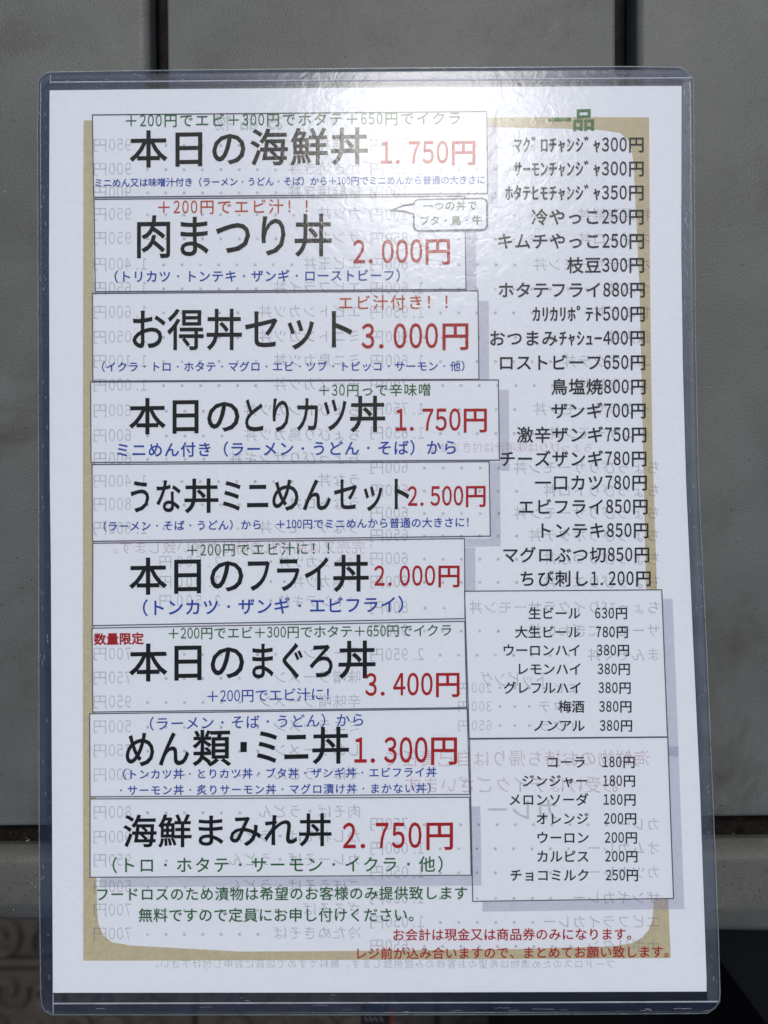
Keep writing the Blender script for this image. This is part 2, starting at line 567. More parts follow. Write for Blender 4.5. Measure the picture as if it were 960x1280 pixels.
# loose grains of dust on the planks and in the gap
def grains(name, items, mat, parent):
    vs, fs = [], []
    for (x, y, z, r) in items:
        b = len(vs)
        for (dx, dy, dz) in ((1, 0, 0), (0, 1, 0), (-1, 0, 0), (0, -1, 0), (0, 0, 1), (0, 0, -1)):
            q = r * random.uniform(0.6, 1.3)
            vs.append((x + dx * q, y + dy * q, z + dz * q * 0.7))
        fs += [tuple(b + i for i in f) for f in ((0, 1, 4), (1, 2, 4), (2, 3, 4), (3, 0, 4), (1, 0, 5), (2, 1, 5), (3, 2, 5), (0, 3, 5))]
    o = mesh(name, vs, fs, mat, parent); o['kind'] = 'stuff'
    return o
g1 = []
for (px, py, r) in ((124, 5, 1), (76, 37, .8), (890, 139, 1.6), (6, 240, 1.5), (560, 20, .8), (330, 52, .9), (905, 60, .8), (948, 490, 1), (12, 655, .8), (30, 815, .7),
                    (700, 62, .7), (925, 760, .8), (940, 900, .7)):
    x, y, z = T(px, py, 0.0001); g1.append((x, y, z, 0.00013 * r))
for i in range(26):
    px, py = random.choice(((random.uniform(0, 46), random.uniform(0, 1030)), (random.uniform(905, 960), random.uniform(0, 1010)), (random.uniform(0, 165), random.uniform(0, 84)), (random.uniform(215, 765), random.uniform(0, 80))))
    x, y, z = T(px, py, 0.00003); g1.append((x, y, z, 0.00007 * random.uniform(.6, 1.3)))
for i in range(26):
    px = random.uniform(-30, 990); b = rail_y((1066, 1060), px)
    if 60 < px < 870: continue
    x, y, z = TD(px, rail_y((1045, 1036), px) + random.uniform(-6, 7), -0.0104); g1.append((x, y, z, 0.00014 * random.uniform(.5, 1.2)))
for (px, py) in ((23, 1052), (34, 1051), (36, 1050), (17, 1137), (44, 1109), (40, 1104)):
    x, y, z = TD(px, py, -0.0103 if py < 1060 else -0.0040); g1.append((x, y, z, 0.00022))
grains("dust_grain", g1, M['speck'], table)
g2 = []
for i in range(60):
    px, py = random.choice(((random.uniform(0, 46), random.uniform(0, 1030)), (random.uniform(900, 960), random.uniform(0, 1010)), (random.uniform(0, 165), random.uniform(0, 84)), (random.uniform(215, 765), random.uniform(0, 80)), (random.uniform(812, 960), random.uniform(0, 200))))
    x, y, z = T(px, py, 0.00003); g2.append((x, y, z, 0.00012 * random.uniform(.5, 1.5)))
for i in range(40):
    px = random.choice((random.uniform(0, 50), random.uniform(895, 960)))
    x, y, z = TD(px, rail_y((1106, 1112), px) + random.gauss(0, 10), -0.0040); g2.append((x, y, z, 0.00018 * random.uniform(.4, 1.4)))
grains("grit", g2, M['crumb'], table)

# ------------------------------------------------------------------ menu sheet
case = empty("card_case", on(480, 680, -0.001), "clear rigid plastic card case with welded rims holding the printed menu", "card case")
sheet = empty("menu_sheet", on(480, 680), "white printed menu of rice bowls and drinks with beige border, inside the case", "menu")
def reparent_fix(o, p):
    o.parent = p
    o.matrix_parent_inverse = bpy.data.objects and __import__('mathutils').Matrix.Translation(p.location).inverted()

def put(name, vf, mat, parent, smooth=False):
    """vf in world coordinates, stored relative to the parent chain's origin"""
    vs, fs = vf
    root = parent
    while root.parent is not None: root = root.parent
    ox, oy, oz = root.location
    vs = [(a - ox, b - oy, c - oz) for a, b, c in vs]
    return mesh(name, vs, fs, mat, parent, smooth)

PL = [(100, 62), (300, 61.3), (600, 62.3), (700, 63.6), (1100, 65.4), (1245, 66)]
PR = [(100, 852), (300, 851.6), (450, 853.5), (600, 857.5), (800, 866), (1000, 875), (1245, 883.2)]
CL = [(80, 47.5), (160, 47), (300, 47.6), (600, 48.5), (1000, 49), (1148, 50), (1245, 51), (1270, 51.5)]
CR = [(80, 866), (150, 867), (300, 868), (450, 869.5), (600, 872.8), (800, 882.5), (1000, 891), (1162, 897.5), (1245, 900), (1270, 900.5)]
def edge_y(tab, x): return lerp_tab(tab, x)
CT = [(47, 90.6), (205, 88), (500, 85.2), (780, 83.3), (870, 83.4)]
CB = [(47, 1268.6), (450, 1268.5), (700, 1268), (900, 1266.5)]
IT = [(60, 103), (200, 101.8), (500, 99.8), (780, 98), (870, 97.4)]
IB = [(60, 1254.5), (450, 1253.6), (700, 1253.2), (900, 1252)]
PT = [(60, 113), (200, 111.4), (500, 109.4), (780, 107.6), (855, 107.4)]
PB = [(60, 1241), (500, 1240.6), (885, 1239.4)]

def region(xl, xr, yt, yb, nx, ny, lift, thick=0.0, corner=None):
    """sheet between curved edges; corner(x, y) may pull the outline in at the corners"""
    vs, fs = [], []
    def layer(lf):
        for j in range(ny + 1):
            b = j / ny
            for i in range(nx + 1):
                a = i / nx
                y0 = 1000 * b + 100
                yy = 90 + 1170 * b
                x = lerp_tab(xl, yy) * (1 - a) + lerp_tab(xr, yy) * a
                y = lerp_tab(yt, x) * (1 - b) + lerp_tab(yb, x) * b
                if corner: x, y = corner(x, y, a, b)
                vs.append(on(x, y, lf))
    layer(lift)
    N = (nx + 1)
    for j in range(ny):
        for i in range(nx):
            k = j * N + i
            fs.append((k, k + N, k + N + 1, k + 1))
    if thick:
        off = len(vs)
        layer(lift - thick)
        for j in range(ny):
            for i in range(nx):
                k = off + j * N + i
                fs.append((k, k + 1, k + N + 1, k + N))
        for i in range(nx):
            fs.append((i, i + 1, off + i + 1, off + i)); q = ny * N + i
            fs.append((q + 1, q, off + q, off + q + 1))
        for j in range(ny):
            q = j * N; fs.append((q + N, q, off + q, off + q + N))
            q += nx; fs.append((q, q + N, off + q + N, off + q))
    return vs, fs

# the paper itself
put("paper", region(PL, PR, PT, PB, 56, 80, 0.0, 0.00010), M['paper'], sheet, False)
E1 = 0.00003

# beige frame: outer and inner outline matched point by point
outer = [(104.5, 150.5), (300, 149.5), (520, 147.5), (700, 146.3), (790, 146.6), (811.5, 146.8), (811.5, 160), (811.6, 200), (812.6, 360), (815.5, 560), (822, 760), (829, 960),
         (835.5, 1123), (836.8, 1160), (838, 1185), (838.3, 1197.5), (820, 1197.7), (780, 1198), (640, 1198.8), (460, 1199.8), (300, 1200.4), (170, 1200.8), (130, 1200.8), (104, 1200.8),
         (104, 1180), (104, 1165), (104, 1100), (103.5, 900), (103.5, 600), (104, 300), (104.3, 170), (104.5, 150.5)]
inner = [(116.5, 160), (300, 158), (520, 157), (700, 160.5), (752, 162.5), (775, 166), (788, 178), (792, 205), (799.5, 360), (804, 560), (808, 760), (814, 960),
         (817.5, 1123), (815.5, 1150), (811, 1162), (803, 1172), (790, 1179), (765, 1183), (640, 1186.5), (460, 1188.5), (300, 1189.5), (165, 1182), (140, 1178), (128, 1168),
         (123, 1155), (121.5, 1140), (120.5, 1100), (118.5, 900), (117.5, 600), (117, 300), (116.5, 172), (116.5, 160)]
vs, fs = [], []
for i in range(len(outer) - 1):
    n = max(1, int(math.dist(outer[i], outer[i + 1]) / 14))
    for k in range(n):
        t = k / n
        o_ = [outer[i][q] + (outer[i + 1][q] - outer[i][q]) * t for q in (0, 1)]
        i_ = [inner[i][q] + (inner[i + 1][q] - inner[i][q]) * t for q in (0, 1)]
        vs += [on(*o_, E1), on(*i_, E1)]
vs += [on(*outer[-1], E1), on(*inner[-1], E1)]
for i in range(len(vs) // 2 - 1):
    fs.append((2 * i, 2 * i + 1, 2 * i + 3, 2 * i + 2))
put("beige_frame", (vs, fs), M['beige'], sheet)

# ---- lettering
GL = {}
def glyph(ch, off):
    key = (ch, off)
    if key in GL: return GL[key]
    c = bpy.data.curves.new("glyph", 'FONT'); c.body = ch; c.size = 1; c.resolution_u = 3
    o = bpy.data.objects.new("glyph", c); C.collection.objects.link(o)
    dg = bpy.context.evaluated_depsgraph_get()
    m = bpy.data.meshes.new_from_object(o.evaluated_get(dg))
    gv = [(v.co.x, v.co.y, 0.0) for v in m.vertices]; gf = [tuple(p.vertices) for p in m.polygons]
    if off > 0:                       # printed ink spreads a little: grow every contour outwards
        cnt = {}
        for f in gf:
            for a, b in zip(f, f[1:] + f[:1]):
                cnt[(a, b)] = 1
        border = [(a, b) for (a, b) in cnt if (b, a) not in cnt]
        # is the winding counter-clockwise? (then the outside lies to the right of a->b)
        ar = 0.0
        for f in gf:
            for a, b in zip(f, f[1:] + f[:1]): ar += gv[a][0] * gv[b][1] - gv[b][0] * gv[a][1]
        sg = 1 if ar > 0 else -1
        nrm = {}
        for a, b in border:
            dx, dy = gv[b][0] - gv[a][0], gv[b][1] - gv[a][1]
            L = math.hypot(dx, dy) or 1e-9
            for q in (a, b): nrm.setdefault(q, []).append((sg * dy / L, -sg * dx / L))
        idx = {}
        for q, ns in nrm.items():
            sx, sy = sum(n[0] for n in ns), sum(n[1] for n in ns)
            L = math.hypot(sx, sy)
            if L < 1e-6: sx, sy, L = ns[0][0], ns[0][1], 1.0
            k = off / max(0.6, L / len(ns))
            idx[q] = (len(gv), len(gv) + 1)
            j = (len(idx) % 7) * 2e-7
            gv.append((gv[q][0], gv[q][1], 0.8e-6 + j)); gv.append((gv[q][0] + sx / L * k, gv[q][1] + sy / L * k, 0.8e-6 + j))
        for a, b in border:
            f = (idx[a][0], idx[a][1], idx[b][1], idx[b][0])
            gf.append(f if sg > 0 else f[::-1])
    GL[key] = (gv, gf)
    bpy.data.objects.remove(o); bpy.data.curves.remove(c); bpy.data.meshes.remove(m)
    return GL[key]

FULL_DIGIT = {str(i): chr(0xFF10 + i) for i in range(10)}
def is_half(ch):
    return ch in '0123456789. *' or 0xFF61 <= ord(ch) <= 0xFF9F
def cells(s): return sum(0.5 if is_half(ch) else 1.0 for ch in s)

def lay(segs, y, h, bold, lift, dot=0.15):
    """segs: (text, x0, x1) along one line; y=(centre at first x0, centre at last x1); h = em height, all photo px"""
    vs, fs = [], []
    wide = str.maketrans({'+': '\uff0b', '(': '\uff08', ')': '\uff09', '!': '\uff01'})
    segs = [(s.replace('. ', '.').translate(wide), a, b) for (s, a, b) in segs]
    xa, xb = segs[0][1], segs[-1][2]
    for (s, x0, x1) in segs:
        pitch = (x1 - x0) / cells(s)
        sg = 1 if pitch > 0 else -1
        ew = min(abs(pitch), h) * sg                # drawn em width
        x = x0
        for ch in s:
            half = is_half(ch)
            wd = pitch * (0.5 if half else 1.0)
            cx = x + wd / 2
            if ch not in '  ':
                if ch == '・':
                    gv = [(0.5 - dot / 2, 0.38 - dot / 2, 0), (0.5 + dot / 2, 0.38 - dot / 2, 0), (0.5 + dot / 2, 0.38 + dot / 2, 0), (0.5 - dot / 2, 0.38 + dot / 2, 0)]; gf = [(0, 1, 2, 3)]; mx, kx = 0.5, 1.0
                elif ch in FULL_DIGIT:
                    gv, gf = glyph(FULL_DIGIT[ch], bold); mx, kx = 0.5, 0.74; gv = [(a, b * 1.06, c) for a, b, c in gv]
                elif ch == '*':
                    gv, gf = glyph('*', bold); mx, kx = 0.5, 0.5
                elif ch == '.':
                    gv, gf = glyph('.', bold); mx, kx = 0.20, 1.0
                elif half:
                    gv, gf = glyph(ch, bold); mx, kx = 0.25, 1.0
                else:
                    gv, gf = glyph(ch, bold); mx, kx = 0.5, 1.0
                b = len(vs)
                for (gx, gy, gz) in gv:
                    X = cx + (gx - mx) * kx * ew
                    t = (X - xa) / (xb - xa)
                    Y = y[0] + (y[1] - y[0]) * t - (gy - 0.38) * h
                    vs.append(on(X, Y, lift + gz))
                fs += [tuple(b + i for i in f) for f in gf]
            x += wd
    return vs, fs

def text(name, parent, segs, y, h, mat, bold=0.008, lift=None, dot=0.15):
    if isinstance(y, (int, float)): y = (y, y)
    return put(name, lay(segs, y, h, bold, 5 * E1 if lift is None else lift, dot), M[mat], parent)

# ---- printing of the other side showing through
def back(s, xs, xe, yc, h=18, mat='ghost', bold=0.0, slope=0.0):
    text("show_through_line", sheet, [(s, xs, xe)], (yc - slope, yc + slope), h, mat, bold, 4 * E1, dot=0.19)
rev = [(181, "950円", "海鮮丼"), (211, "900円", "かき焼き丼"), (240, "900円", "銀鮭焼き丼"), (267.5, "950円", "カツ丼"), (297.5, "950円", "ザンギ丼"),
       (330, "1. 400円", "エビ玉丼"), (360, "1. 650円", "エビフライ丼"), (390, "1. 600円", "エビトンカツ丼"), (421, "1. 050円", "ミニトンカツ丼"),
       (451, "1. 100円", "ミニ鳥カツ丼"), (481, "1. 000円", "チーズカツ丼"), (513, "600円", "ちょびトンカツ丼"), (544, "600円", "ちょびり鳥カツ丼"),
       (573, "600円", "ちょっぴりザンギ丼"), (601, "1. 400円", "うな丼"), (630, "800円", "うなトロ丼"), (660, "1. 800円", "うなサーモン丼"),
       (817, "700円", "ラーメン"), (847, "750円", "味噌ラーメン"), (877, "950円", "辛味噌ラーメン"), (908, "500円", "ミニラーメン"),
       (938, "750円", "しおラーメン"), (968, "600円", "そば・うどん"), (1015, "800円", "肉そば・うどん"), (1046, "900円", "かしわそば・うどん"),
       (1075, "950円", "カレーそば・うどん"), (1108, "500円", "ごぼうそば・うどん"), (1137, "700円", "ざるそば"), (1167, "700円", "冷たぬきそば")]
for (yc, pr, nm) in rev:
    n = cells(pr.replace(". ", "."))
    xr = 115 + 20 * n
    back(pr, xr, 115, yc, 19)
    nx = 452 - 18.5 * len(nm)
    back(nm, 452, nx, yc - 1, 18)
    k = max(0, int((nx - xr - 12) / 22.4))
    if k > 0: back("・" * k, xr + 12 + 22.4 * k, xr + 8, yc + 1, 18)
for (yc, pr, nm) in ((702, "2. 500円", "*トンカツ丼・"), (727, "2. 000円", "*鳥カツ丼・・"), (751, "2. 500円", "*トンテキ丼・")):
    back(pr, 278, 195, yc, 18); back(nm, 440, 330, yc, 17)
back("*完売又は品切れの時はお願い致します。", 466, 130, 684, 18, 'ghost_red')
back("お品物", 360, 262, 152, 24, 'ghost_green', 0.01)
rev2 = [(181, "1. 500円", "まぐろ丼"), (211, "1. 250円", "サーモン丼"), (240, "1. 100円", "いくら丼"), (268, "2. 200円", "特選海鮮丼"), (298, "2. 850円", "ネギトロ丼"),
        (330, "2. 600円", "ホタテサーモン丼"), (360, "1. 600円", "つぶ丼"), (390, "1. 950円", "甘エビ丼"), (421, "900円", "鉄火丼"), (451, "1. 600円", "エビホタテ丼"),
        (481, "700円", "ミニ海鮮丼"), (511, "1. 750円", "イクラサーモン丼"), (541, "1. 650円", "トロサーモン丼"), (584, "600円", "ちょっぴりサーモン丼"),
        (613, "600円", "ちょっぴりトロ丼"), (641, "600円", "ちょっぴりサーモン丼"), (669, "650円", "ちょっぴりホタテ丼"), (698, "600円", "ちょっぴりつぶ丼"),
        (727, "600円", "ちょっぴりエビ丼"), (759, "800円", "ちょっぴりイクラサーモン丼"), (788, "900円", "サーモンにぎわい丼"), (818, "2. 950円", "まんぞく丼"),
        (1030, "750円", "カレー"), (1060, "1. 000円", "オムカレー"), (1090, "1. 050円", "カツカレー"), (1122, "1. 050円", "ザンギカレー"), (1152, "1. 050円", "エビフライカレー"), (1182, "650円", "ナポリタン")]
for (yc, pr, nm) in rev2:
    n = cells(pr.replace(". ", "."))
    x0 = 461
    xr = x0 + 20 * n
    back(pr, xr, x0, yc, 19)
    ex = 814 if yc < 560 else 826
    pt = 18.5
    nx = ex - pt * len(nm)
    if yc > 262: back(nm, ex, nx, yc, 18)
    k = max(0, int((nx - xr - 12) / 22.4))
    if k > 0: back("・" * k, xr + 12 + 22.4 * k, xr + 8, yc + 1, 18)
back("ちょっぴりは味噌汁は付きません", 742, 535, 559, 14, 'ghost_red')
back("トッピング", 685, 600, 849, 22)
for (yc, s) in ((860, "エビ・・・・200円"), (883, "ホタテ・・・300円"), (907, "イクラ・・・650円")): back(s, 726, 570, yc, 16)
back("海鮮物のお持ち帰りは自己責任で", 813, 480, 948, 22, 'ghost_red')
back("お受けはテイクございます", 775, 505, 981, 22, 'ghost_red')
back("カレー", 700, 606, 1012, 30, 'ghost_green', 0.012)
back("フードロスのため漬物は希望のお客様のみ提供致します。無料ですので店員にお申し付け下さい。", 770, 186, 1205, 12, 'ghost', 0.0)

# ---- panels: quad corners, tl tr br bl
def box(name, q, shade=None, clear=False):
    e = empty(name, (0, 0, 0), parent=sheet)
    put("panel_fill", patch(*q, 2 * E1), M['panel_clear' if clear else 'panel'], e)
    put("outline", ribbon(list(q), 1.25, 6.5 * E1, closed=True), M['line'], e)
    if shade: put("drop_shadow", patch(*shade, 3 * E1 if clear else 1.5 * E1), M['shade'], e)
    return e
def sh(q, d=13):
    return tuple((x + d, y + d) for x, y in q)

def shadow_strip(e, q):
    put("drop_shadow", patch(*q, 1.5 * E1), M['shade'], e)

B = [
    [(115.4, 143.5), (608.5, 139.2), (609.5, 241.7), (117, 246.5)],
    [(117.5, 249), (581, 245), (582.5, 361.5), (119, 364.5)],
    [(115.5, 366.7), (597.5, 363.4), (598.7, 474), (116, 476.3)],
    [(113.2, 477.5), (623, 474.8), (624.3, 575), (113.7, 578)],
    [(115, 580.6), (611.5, 577), (613, 670), (115.6, 676.6)],
    [(116, 679), (580.7, 673.2), (581.2, 773.2), (115.6, 782)],
    [(115, 785.2), (581, 776.6), (583.5, 884.5), (116, 890)],
    [(112, 892.2), (584, 886), (587, 993), (112.5, 996)],
    [(112.5, 998.7), (587, 996.5), (589, 1094), (112.5, 1096.6)],
]
boxes = []
for k, q in enumerate(B):
    e = empty("menu_panel", parent=sheet)
    put("panel_fill", patch(*q, 2 * E1), M['panel'], e)
    put("outline", ribbon(q, 1.25, 6.5 * E1, closed=True), M['line'], e)
    boxes.append(e)
# printed drop shadows (right-hand and lower strips that the neighbouring panels leave open)
strips = [
    (0, [(609.5, 152.5), (622, 152.5), (622.5, 255), (609.6, 255)]),
    (1, [(582.3, 258), (595, 258), (595.5, 363), (582.6, 363)]),
    (2, [(598.6, 376), (611, 376), (611.5, 474.3), (599, 474.3)]),
    (3, [(624, 487), (636, 487), (637, 588.5), (612.5, 588.5), (612.4, 577.5), (624.5, 575.5)]),
    (4, [(612.8, 588.6), (625, 588.6), (626, 683), (582, 684), (582, 673), (613, 670.4)]),
    (5, [(581.6, 684.5), (594, 684.5), (594.5, 738.5), (581.6, 738.5)]),
]
def poly(pts, lift):
    # small convex/L-shaped strips: fan from split quads
    if len(pts) == 4: return patch(*pts, lift)
    a = patch(pts[0], pts[1], (pts[2][0], pts[4][1]), (pts[5][0], pts[5][1]), lift) if False else None
    q1 = patch(pts[0], pts[1], pts[2], (pts[5][0], pts[2][1]), lift)
    q2 = patch(pts[4], (pts[5][0], pts[4][1]), (pts[5][0], pts[2][1]), pts[3], lift)
    n = len(q1[0])
    return q1[0] + q2[0], q1[1] + [tuple(i + n for i in f) for f in q2[1]]
for (k, pts) in strips:
    put("drop_shadow", poly(pts, 1.5 * E1), M['shade'], boxes[k])
e9 = boxes[8]
vA = patch((125.5, 1097.2), (590.2, 1094.8), (590.4, 1107), (125.5, 1109), 1.5 * E1)
put("drop_shadow", vA, M['shade'], e9)
put("drop_shadow", patch((588.6, 1008), (600.5, 1008), (602, 1107), (590.8, 1107), 3.4 * E1), M['shade'], e9)

dA = [(580.7, 739), (827.3, 737.2), (834.5, 921), (586.6, 923)]
dB = [(587, 924), (834.8, 921.6), (842, 1123), (591, 1126.7)]
pa = empty("drinks_panel", parent=sheet)
put("panel_fill", patch(*dA, 2.2 * E1), M['panel'], pa)
put("outline", ribbon(dA, 1.25, 6.5 * E1, closed=True), M['line'], pa)
put("drop_shadow", patch((827.8, 748.5), (840.8, 748.5), (848.5, 945.5), (835.6, 945.5), 1.5 * E1), M['shade'], pa)
pb = empty("drinks_panel", parent=sheet)
put("panel_fill", patch(*dB, 2.4 * E1), M['panel'], pb)
put("outline", ribbon(dB, 1.25, 6.7 * E1, closed=True), M['line'], pb)
put("drop_shadow", patch((835.3, 933), (848, 933), (855.5, 1136.5), (842.4, 1136.5), 1.75 * E1), M['shade'], pb)
put("drop_shadow", patch((603, 1127.1), (842.3, 1123.7), (842.4, 1136.5), (603.2, 1139.5), 1.75 * E1), M['shade'], pb)

# speech bubble over the second panel
bub = empty("speech_bubble", parent=sheet)
def rrect(x0, y0, x1, y1, r, dy):
    pts = []
    for (cx, cy, a0) in ((x0 + r, y1 - r, 90), (x0 + r, y0 + r, 180), (x1 - r, y0 + r, 270), (x1 - r, y1 - r, 0)):
        for k in range(6):
            a = R(a0 + 18 * k)
            x = cx + r * math.cos(a); y = cy + r * math.sin(a)
            pts.append((x, y + dy * (x - x0) / (x1 - x0)))
            
    return pts
bp_ = rrect(517.3, 249.5, 608.8, 288.6, 6, -1.5)
# pts go bottom-left -> top-left -> top-right -> bottom-right ; insert the tail on the left edge
tail = [(517.3, 267.5), (505, 263.8), (489.3, 262.8), (504, 257.2), (517.3, 255.2)]
outline = bp_[:6] + tail + bp_[6:]
body_only = bp_
cx_, cy_ = 563, 268.5
vs = [on(cx_, cy_, 7.5 * E1)] + [on(x, y, 7.5 * E1) for x, y in body_only]
fs = [(0, 1 + i, 1 + (i + 1) % len(body_only)) for i in range(len(body_only))]
b0 = len(vs)
vs += [on(x, y, 7.5 * E1) for x, y in tail]
fs += [(b0, b0 + 1, b0 + 4), (b0 + 1, b0 + 3, b0 + 4), (b0 + 1, b0 + 2, b0 + 3)]
put("bubble_fill", (vs, fs), M['panel'], bub)
put("outline", ribbon(outline, 2.1, 8.5 * E1, closed=True, step=5), M['line'], bub)
shp = [(x + 2.2, y + 2.4) for x, y in bp_]
put("drop_shadow", ([on(x, y, 5.6 * E1) for x, y in shp], [tuple(range(len(shp)))]), M['shade'], bub)
LB = 9.5 * E1
text("bubble_text", bub, [("一つの丼で", 528, 597)], (257.5, 256.5), 13, 'green', 0.012, LB)
text("bubble_text", bub, [("ブタ・鳥・牛", 524, 603)], (275.8, 275), 13, 'green', 0.012, LB)

# ---- the nine dishes
HB, PBd, NB = 0.015, 0.015, 0.015
b = boxes[0]
text("extra_line", b, [("+200円でエビ+300円でホタテ+650円でイクラ", 154, 578)], (151, 147.5), 18, 'green')
text("heading", b, [("本日の海鮮丼", 160.5, 462)], (186.5, 182), 49, 'black', HB)
text("price", b, [("1. 750円", 474, 597)], (191, 190), 34.5, 'red', PBd)
text("note", b, [("ミニめん又は味噌汁付き(ラーメン・うどん・そば)から+100円でミニめんから普通の大きさに", 117.5, 607)], (228.5, 224.5), 11.6, 'blue', NB)
b = boxes[1]
text("extra_line", b, [("+200円でエビ汁!!", 194, 399)], (259, 257.5), 19.5, 'orange')
text("heading", b, [("肉まつり丼", 167, 416.5)], (296, 293.5), 57, 'black', 0.011)
text("price", b, [("2. 000円", 440, 565)], (315, 313.5), 36, 'red', PBd)
text("note", b, [("(トリカツ・トンテキ・ザンギ・ローストビーフ)", 132, 511)], (345.8, 344), 15.8, 'blue', NB)
b = boxes[2]
text("extra_line", b, [("エビ汁付き!!", 421, 574)], (378.5, 377), 20, 'orange')
text("heading", b, [("お得丼セット", 161, 447)], (412, 411), 55, 'black', 0.011)
text("price", b, [("3. 000円", 450.5, 589)], (420.5, 419.5), 38, 'red', PBd)
text("note", b, [("(イクラ・トロ・ホタテ・マグロ・エビ・ツブ・トビッコ・サーモン・他)", 118, 590)], (458.5, 457.5), 13.4, 'blue', NB)
b = boxes[3]
text("extra_line", b, [("+30円っで辛味噌", 396, 540)], (488, 487), 17, 'green')
text("heading", b, [("本日の", 160.5, 303), ("とりカツ", 300, 436), ("丼", 436, 483)], (520.5, 517), 48, 'black', HB)
text("price", b, [("1. 750円", 492.5, 611)], (525, 524.5), 34, 'red', PBd)
text("note", b, [("ミニめん付き(ラーメン・うどん・そば)から", 143, 573)], (562.5, 559), 19.5, 'blue', NB)
b = boxes[4]
text("heading", b, [("うな", 158, 227.5), ("丼", 228.5, 275), ("ミニ", 274, 338.5), ("めん", 337.5, 415), ("セット", 416, 516)], (620.5, 617), 45.5, 'black', HB)
text("price", b, [("2. 500円", 508.5, 609)], (620.5, 619.5), 30, 'red', PBd)
text("note", b, [("(ラーメン・そば・うどん)から", 120, 328), (" +100円でミニめんから普通の大きさに!", 337, 595)], (658, 652.5), 13.3, 'blue', NB)
b = boxes[5]
text("extra_line", b, [("+200円でエビ汁に!!", 231, 424)], (688, 685), 17.4, 'green')
text("heading", b, [("本日の", 160.5, 308), ("フライ", 305, 415), ("丼", 415, 462.5)], (720.5, 716), 49, 'black', HB)
text("price", b, [("2. 000円", 466.5, 577)], (720, 719.5), 31, 'red', PBd)
text("note", b, [("(トンカツ・ザンギ・エビフライ)", 163.5, 519)], (760, 755), 21.5, 'blue', NB)
b = boxes[6]
text("limited_note", b, [("数量限定", 117, 180)], (799, 798), 15.5, 'red', 0.03)
text("extra_line", b, [("+200円でエビ+300円でホタテ+650円でイクラ", 208.5, 566)], (792, 787.5), 16.6, 'green')
text("heading", b, [("本日の", 160.5, 309), ("まぐろ", 309, 421), ("丼", 421.5, 471)], (828.5, 824), 50, 'black', HB)
text("price", b, [("3. 400円", 455.5, 577)], (856, 855), 34.5, 'red', PBd)
text("note", b, [("+200円でエビ汁に!", 257, 423)], (870.5, 867), 17.5, 'blue')
b = boxes[7]
text("extra_line", b, [("(ラーメン・そば・うどん)から", 174.5, 457)], (905, 899.5), 18, 'blue')
text("heading", b, [("めん", 154, 238), ("類", 239, 290), ("・", 289, 320), ("ミニ", 316, 389), ("丼", 388, 438.5)], (937, 931), 49, 'black', HB, dot=0.26)
text("price", b, [("1. 300円", 441, 574)], (938, 937.5), 39, 'red', PBd)
text("note", b, [("(トンカツ丼・とりカツ丼・ブタ丼・ザンギ丼・エビフライ丼", 144, 546.5)], (968, 965), 13.6, 'blue', NB)
text("note", b, [("・サーモン丼・炙りサーモン丼・マグロ漬け丼・まかない丼)", 144, 548)], (988, 985), 13.4, 'blue', NB)
b = boxes[8]
text("heading", b, [("海鮮まみれ丼", 153, 416)], (1039, 1037), 43.5, 'black', HB)
text("price", b, [("2. 750円", 426.5, 570)], (1045, 1044), 39, 'red', PBd)
text("note", b, [("(トロ・ホタテ・サーモン・イクラ・他)", 125, 569)], (1081.5, 1080), 21, 'green', 0.010)

text("green_notice", sheet, [("フードロスのため漬物は希望のお客様のみ提供致します", 118.5, 585.5)], (1118, 1116), 18, 'green', 0.012)
text("green_notice", sheet, [("無料ですので定員にお申し付けください。", 172.5, 529)], (1144, 1143.5), 18.4, 'green', 0.012)
text("red_notice", sheet, [("お会計は現金又は商品券のみになります。", 490, 799.5)], (1168.5, 1167.5), 16, 'red', 0.012)
text("red_notice", sheet, [("レジ前が込み合いますので、まとめてお願い致します。", 443, 846)], (1192, 1189.5), 15.8, 'red', 0.012)

# ---- side dishes
text("side_title", sheet, [("一品", 685, 744.5)], (150, 149), 29, 'title', 0.027)
side = ["マグロチャンジャ", "サーモンチャンジャ", "ホタテヒモチャンジャ", "冷やっこ250", "キムチやっこ250", "枝豆300", "ホタテフライ880", "カリカリポテト500",
        "おつまみチャシュー400", "ロストビーフ650", "鳥塩焼800", "ザンギ700", "激辛ザンギ750", "チーズザンギ780", "一口カツ780", "エビフライ850", "トンテキ850", "マグロぶつ切850", "ちび刺し1. 200"]
side[0] = "\uff8f\uff78\uff9e\uff9b\uff81\uff6c\uff9d\uff7c\uff9e\uff6c300"
side[1] = "\uff7b\uff70\uff93\uff9d\uff81\uff6c\uff9d\uff7c\uff9e\uff6c300"
side[2] = "\uff8e\uff80\uff83\uff8b\uff93\uff81\uff6c\uff9d\uff7c\uff9e\uff6c350"
side[7] = "\uff76\uff98\uff76\uff98\uff8e\uff9f\uff83\uff84500"
side[8] = "おつまみ\uff81\uff6c\uff7c\uff6d\uff70400"
ys = [180.5, 210.5, 240.5, 270.8, 301, 331, 362, 392, 422.3, 452.7, 483, 513, 543, 573, 603, 633, 662.7, 693, 722.8]
xr = [806.5, 806.5, 806.5, 806.5, 807, 807, 808, 808, 808, 808.5, 809, 809, 810, 810, 810.5, 811.5, 812.5, 813.5, 815.5]
for s, y_, x_ in zip(side, ys, xr):
    s = s + "円"
    s = s.replace(". ", ".")
    p = 21.95 if "1.2" not in s else 22.3
    text("side_dish_line", sheet, [(s, x_ - p * cells(s), x_)], (y_ + 0.4, y_), 21.2, 'soft', 0.014)

